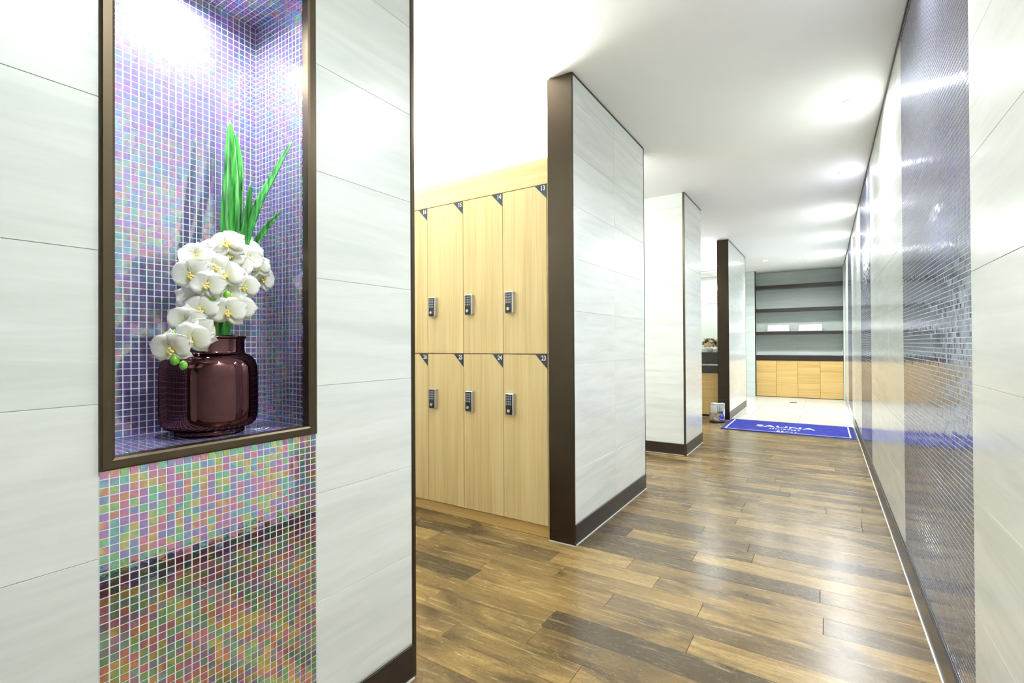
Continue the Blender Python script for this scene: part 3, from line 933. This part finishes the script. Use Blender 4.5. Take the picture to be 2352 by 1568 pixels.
for st in stems:
    pts = [local(p) for p in smooth_path(st)]
    MB().tube(pts, [0.0038 - 0.002 * i / len(pts) for i in range(len(pts))]).build('stem', M['stem'], orch)
allst = [p for st in stems for p in smooth_path(st)]
for fp in flowers:
    near = min(allst, key=lambda q: (q - Vector(fp)).length if q.z > 1.08 or fp[2] < 1.08 else 9)
    a, b = near, Vector(fp) + Vector((-0.006, 0.002, 0))
    mid = (a + b) / 2 + Vector((0, 0, 0.012))
    MB().tube([local(p) for p in (a, mid, b)], 0.0014, 6).build('flower_stalk', M['stem'], orch)
for bp, br in (((-1.12, 0.466, 1.022), 0.0085), ((-1.12, 0.482, 1.011), 0.008), ((-1.13, 0.489, 1.037), 0.008), ((-1.14, 0.587, 1.106), 0.0075),
               ((-1.14, 0.549, 1.159), 0.009), ((-1.14, 0.568, 1.186), 0.010), ((-1.15, 0.479, 1.078), 0.007), ((-1.135, 0.578, 1.165), 0.008)):
    pr = [(max(0.0003, br * math.sin(math.pi * i / 8)), -1.25 * br * math.cos(math.pi * i / 8)) for i in range(9)]
    MB().lathe(pr, n=14).build('bud', M['bud'], orch, local(bp))
    near = min(allst, key=lambda q: (q - Vector(bp)).length)
    MB().tube([local(p) for p in (near, Vector(bp))], 0.0013, 6).build('bud_stalk', M['stem'], orch)


def sword(pts, wmax, fold, side):
    """long folded blade through pts (base to tip)"""
    path = smooth_path(pts, 5)
    n = len(path)
    vs, fs = [], []
    side = Vector(side).normalized()
    for i, p in enumerate(path):
        s = i / (n - 1)
        tdir = (path[min(i + 1, n - 1)] - path[max(i - 1, 0)]).normalized()
        sx = (side - tdir * side.dot(tdir)).normalized()
        nn = sx.cross(tdir)
        w = wmax * (1 - 0.12 * (1 - s)) * (1 - s ** 3.2) ** 0.8 + 0.0006
        for q, dz in ((-1, fold), (-0.5, fold * 0.45), (0, 0), (0.5, fold * 0.45), (1, fold)):
            vs.append(local(p + sx * (q * w) + nn * (dz * w)))
    for i in range(n - 1):
        for j in range(4):
            a = i * 5 + j
            fs.append((a, a + 1, a + 6, a + 5))
    o = MB().add(vs, fs, 0, True).build('sword_leaf', M['leaf'], orch)
    sm = o.modifiers.new('thickness', 'SOLIDIFY'); sm.thickness = 0.0012


SIDE = (0.5, 0.84, 0)
sword([(-1.225, 0.600, 1.03), (-1.222, 0.622, 1.20), (-1.23, 0.635, 1.388), (-1.24, 0.642, 1.5), (-1.25, 0.644, 1.617)], 0.0225, 0.25, SIDE)
sword([(-1.235, 0.610, 1.03), (-1.235, 0.638, 1.22), (-1.25, 0.660, 1.397), (-1.265, 0.672, 1.516), (-1.275, 0.668, 1.602)], 0.017, 0.35, SIDE)
sword([(-1.215, 0.600, 1.05), (-1.20, 0.635, 1.256), (-1.19, 0.648, 1.363), (-1.18, 0.656, 1.446)], 0.0115, -0.9, (0.9, 0.5, 0.2))
sword([(-1.225, 0.605, 1.04), (-1.20, 0.640, 1.245), (-1.17, 0.668, 1.386), (-1.145, 0.697, 1.475), (-1.12, 0.730, 1.567)], 0.0135, 0.3, (0.9, 0.28, -0.3))
sword([(-1.230, 0.615, 1.05), (-1.225, 0.672, 1.262), (-1.21, 0.708, 1.345), (-1.19, 0.744, 1.402)], 0.0085, 0.5, SIDE)
sword([(-1.240, 0.610, 1.05), (-1.25, 0.670, 1.25), (-1.265, 0.695, 1.36), (-1.275, 0.715, 1.425)], 0.011, 0.4, (0.85, 0.5, 0.1))
sword([(-1.21, 0.585, 1.05), (-1.18, 0.592, 1.075), (-1.15, 0.602, 1.078)], 0.012, 0.3, (0.3, 0.9, 0))
sword([(-1.225, 0.570, 1.05), (-1.19, 0.560, 1.083), (-1.16, 0.548, 1.082)], 0.012, 0.3, (0.3, 0.9, 0))

# ------------------------------------------------------------------ vanity bay
van = empty('vanity_cabinet', (-2.0, 7.40, 0))
tag(van, 'honey oak vanity unit with thick dark counter behind the far partition', 'vanity')
VX0, VX1 = XBAY + 0.004 + 2.0, XC - 0.006 + 2.0
box('cabinet_body', (VX0, VX1, 0.02, 0.572, 0.05, 0.628), M['cabinet'], van)
box('plinth', (VX0, VX1, 0.06, 0.55, 0.0005, 0.05), M['base'], van)
dw = (VX1 - VX0) / 3
for k in range(3):
    box('door', (VX0 + k * dw + 0.002, VX0 + (k + 1) * dw - 0.002, 0.0, 0.0195, 0.035, 0.626), M['cabinet'], van, ch=0.001)
box('counter_apron', (VX0, VX1, -0.010, 0.572, 0.6285, 0.735), M['counter'], van, ch=0.001)
box('steel_strip', (VX0, VX1, 0.004, 0.572, 0.7355, 0.757), M['silver'], van)
box('counter_top', (VX0, VX1, -0.014, 0.572, 0.7575, 0.925), M['counter'], van, ch=0.002)
mir = empty('wall_mirror', (-2.0, Y_VW - 0.001, 0.96))
tag(mir, 'frameless mirror above the dark vanity counter', 'mirror')
box('mirror_glass', (VX0 + 0.02, VX1 - 0.012, -0.006, -0.0005, 0.0, 1.12), M['mirror'], mir)
box('edge_strip', (VX0 + 0.02, VX1 - 0.012, -0.008, -0.0005, 1.1205, 1.130), M['silver'], mir)
cove(VX0 - 2.0 + 0.1, VX1 - 2.0 - 0.1, Y_VW - 0.06, 2.16, 28.0, 'white linear cove light above the vanity mirror')

bq = empty('bouquet', (-1.42, 7.56, 0.9255))
tag(bq, 'small cream and brown flower bouquet on the vanity counter', 'flowers')
MB().lathe([(0.030, 0.0), (0.042, 0.006), (0.052, 0.03), (0.046, 0.05), (0.048, 0.055)], n=20, cap1=False).build('bowl', M['lamp_ring'], bq)
br = random.Random(5)
for k in range(34):
    th, ph = br.uniform(0, 6.28), br.uniform(0.1, 1.5)
    R = 0.10
    c = Vector((R * math.sin(ph) * math.cos(th), R * math.sin(ph) * math.sin(th), 0.085 + R * math.cos(ph)))
    b = MB()
    nrm = Vector((math.sin(ph) * math.cos(th), math.sin(ph) * math.sin(th), math.cos(ph)))
    ex = nrm.orthogonal().normalized(); ey = nrm.cross(ex)
    for q in range(6):
        a = q * 1.047
        d1 = (ex * math.cos(a) + ey * math.sin(a)) * 0.034
        s1 = (ey * math.cos(a) - ex * math.sin(a)) * 0.019
        b.add([c, c + d1 * 0.65 + s1 + nrm * 0.008, c + d1 + nrm * 0.004, c + d1 * 0.65 - s1 + nrm * 0.008], [(0, 1, 2, 3)], 0, True)
    for q in range(5):
        a = q * 1.257 + 0.4
        d1 = (ex * math.cos(a) + ey * math.sin(a)) * 0.018
        s1 = (ey * math.cos(a) - ex * math.sin(a)) * 0.012
        b.add([c, c + d1 * 0.6 + s1 + nrm * 0.014, c + d1 + nrm * 0.018, c + d1 * 0.6 - s1 + nrm * 0.014], [(0, 1, 2, 3)], 0, True)
    b.build('blossom', M['bouquet_b'] if k % 4 == 0 else M['bouquet_a'], bq)
for k in range(7):
    a = k * 0.9
    MB().add([(0, 0, 0.09), (0.05 * math.cos(a) - 0.012, 0.05 * math.sin(a), 0.15), (0.095 * math.cos(a), 0.095 * math.sin(a), 0.16 + 0.05 * (k % 2)), (0.05 * math.cos(a) + 0.012, 0.05 * math.sin(a), 0.15)],
             [(0, 1, 2, 3)]).build('leaf', M['leaf'], bq)

# ------------------------------------------------------------------ chrome bin
bn = empty('pedal_bin', (-1.222, 6.98, 0.0))
tag(bn, 'round chrome pedal bin on the floor before the far partition', 'bin')
MB().lathe([(0.098, 0.0005), (0.100, 0.004), (0.100, 0.022), (0.096, 0.025)], n=40).build('base_ring', M['black'], bn)
MB().lathe([(0.096, 0.0255), (0.097, 0.03), (0.097, 0.236), (0.0955, 0.240)], n=48).build('body', M['chrome'], bn)
MB().lathe([(0.0985, 0.2405), (0.0995, 0.244), (0.0985, 0.254), (0.085, 0.264), (0.05, 0.270), (0.001, 0.272)], n=48, cap1=False).build('lid', M['chrome'], bn)
box('pedal', (-0.025, 0.025, -0.128, -0.092, 0.006, 0.016), M['black'], bn, ch=0.003)

# ------------------------------------------------------------------ blue mat
mt = empty('door_mat', (-0.405, 6.875, 0.0))
tag(mt, 'blue floor mat with white SAUNA lettering at the tiled floor', 'mat')
mx0, mx1, my0, my1 = -0.692, 0.692, -0.455, 0.455
box('rubber_edge', (mx0, mx1, my0, my1, 0.0004, 0.005), M['plaque'], mt, ch=0.002)
box('pile', (mx0 + 0.012, mx1 - 0.012, my0 + 0.012, my1 - 0.012, 0.005, 0.0105), M['mat'], mt, ch=0.002)
ln = MB()
i_ = 0.05
ln.box(mx0 + i_, mx0 + i_ + 0.014, my0 + i_, my1 - i_, 0.0105, 0.0113); ln.box(mx1 - i_ - 0.014, mx1 - i_, my0 + i_, my1 - i_, 0.0105, 0.0113)
ln.box(mx0 + i_ + 0.014, mx1 - i_ - 0.014, my0 + i_, my0 + i_ + 0.010, 0.0105, 0.0113)
ln.build('border_line', M['white_print'], mt)
tx = link('lettering', text_mesh('SAUNA', 0.19, 0.0004, M['white_print'], 'lettering', 0.002), mt, (-0.02, 0.0, 0.0113))
tx.scale = (1.02, 1.0, 1.0)
# two small illegible lines under the word: short white strokes
sl = MB()
sr = random.Random(3)
x = -0.17
while x < 0.13:
    w = sr.uniform(0.012, 0.03); sl.box(x, x + w, -0.185, -0.150, 0.0105, 0.0113); x += w + sr.uniform(0.006, 0.018)
for x, w, h in ((-0.08, 0.03, 0.07), (-0.035, 0.022, 0.07), (0.0, 0.04, 0.012), (0.055, 0.03, 0.012), (0.11, 0.008, 0.06)):
    sl.box(x, x + w, -0.33 - h / 2, -0.33 + h / 2, 0.0105, 0.0113)
sl.build('small_print', M['white_print'], mt)

# ------------------------------------------------------------------ shelf alcove at the end
cab = empty('base_cabinet', ((AX0 + AX1) / 2, 10.80, 0))
tag(cab, 'low honey oak cabinet with four doors in the end alcove', 'cabinet')
hw = (AX1 - AX0) / 2 - 0.003
yb = YEND - 10.80 - 0.013
box('carcass', (-hw, hw, 0.021, yb, 0.012, 0.715), M['cabinet'], cab)
box('plinth', (-hw, hw, 0.03, yb, 0.0005, 0.012), M['base'], cab)
for k in range(4):
    w = 2 * hw / 4
    box('door', (-hw + k * w + 0.0025, -hw + (k + 1) * w - 0.0025, 0, 0.020, 0.010, 0.713), M['cabinet'], cab, ch=0.001)
ct = box('counter_slab', (AX0 + 0.002, AX1 - 0.002, 10.785, YEND - 0.012, 0.7155, 0.815), M['counter'], ch=0.003)
tag(ct, 'thick dark counter slab on the low oak cabinet', 'counter')
for z, lab in ((2.184, 'topmost dark shelf board in the end alcove'), (1.726, 'middle dark shelf board in the end alcove'), (1.276, 'dark shelf board carrying the white towels')):
    s = empty('shelf_board', ((AX0 + AX1) / 2, 10.80, z))
    tag(s, lab, 'shelf', 'dark shelves in the end alcove')
    box('board', (-hw - 0.0005, hw + 0.0005, 0.0185, yb, -0.055, 0.0), M['shelf'], s)
    box('front_edge', (-hw - 0.0005, hw + 0.0005, 0.0, 0.018, -0.062, 0.001), M['shelf'], s, ch=0.002)
up = box('upright_trim', (AX0 + 0.001, AX0 + 0.018, 10.752, 10.782, 0.001, H - 0.001), M['base'])
tag(up, 'slim dark upright at the left edge of the shelf alcove', 'trim')


def towel(x0, x1, y0, y1, z0, h, label):
    """one folded towel: layers wrapped round a fold at the front"""
    b = MB()
    n = 10
    lay = 3
    t = h / lay
    for k in range(lay):
        zc = z0 + (k + 0.5) * t
        sec = [(y0 + t / 2 - t / 2 * math.sin(math.pi * i / n), zc - t / 2 * 0.96 * math.cos(math.pi * i / n)) for i in range(n + 1)]
        sec += [(y1, zc + t / 2 * 0.96), (y1, zc - t / 2 * 0.96)]
        m_ = len(sec)
        vs = [(x0 + 0.003 * ((k * 7) % 3), a, c) for a, c in sec] + [(x1 - 0.003 * ((k * 5) % 3), a, c) for a, c in sec]
        b.add(vs, [(i, (i + 1) % m_, m_ + (i + 1) % m_, m_ + i) for i in range(m_)] + [tuple(range(m_)), tuple(range(2 * m_ - 1, m_ - 1, -1))], 0, False)
    o = b.build('folded_towel', M['towel'])
    return tag(o, label, 'towel', 'folded white towels on the shelf')


for sx, (a, b), nm in ((0, (-0.955, -0.57), 'left'), (1, (-0.425, -0.035), 'right')):
    z = 1.2775
    for k, q in enumerate(('bottom', 'top')):
        towel(a + 0.006 * k, b - 0.004 * k, 10.84 + 0.006 * k, 11.06, z, 0.062, 'folded white towel, %s of the %s stack on the shelf' % (q, nm))
        z += 0.0635
tr_ = empty('tray', (0.205, 10.90, 0.8155))
tag(tr_, 'thin white curved tray on the right end of the dark counter', 'tray')
b = MB()
sec = [(-0.09, 0.001), (0.03, 0.001), (0.052, 0.010), (0.064, 0.035), (0.070, 0.10), (0.074, 0.10), (0.068, 0.033), (0.055, 0.006), (0.032, -0.0001), (-0.09, -0.0001)]
n = len(sec)
b.add([(x, -0.07, z + 0.0005) for x, z in sec] + [(x, 0.07, z + 0.0005) for x, z in sec], [(i, (i + 1) % n, n + (i + 1) % n, n + i) for i in range(n)] + [tuple(range(n)), tuple(range(2 * n - 1, n - 1, -1))])
b.build('tray_shell', M['switch'], tr_)

dr = empty('floor_drain', (-0.477, 9.94, 0.0))
tag(dr, 'small steel floor drain in the pale tiled floor', 'drain')
box('drain_rim', (-0.06, 0.06, -0.06, 0.06, 0.0003, 0.0018), M['drain'], dr)
for k in range(5): box('grate_bar', (-0.05, 0.05, -0.046 + k * 0.02, -0.034 + k * 0.02, 0.0018, 0.0030), M['black'], dr)

sw = empty('switch_plate', (XL + 0.0003, 8.713, 1.03))
tag(sw, 'small white switch plate near the end of the far partition', 'switch')
box('plate', (0, 0.006, -0.03, 0.03, -0.05, 0.05), M['switch'], sw, ch=0.0015)
box('rocker', (0.006, 0.009, -0.014, 0.014, -0.024, 0.024), M['switch'], sw, ch=0.001)
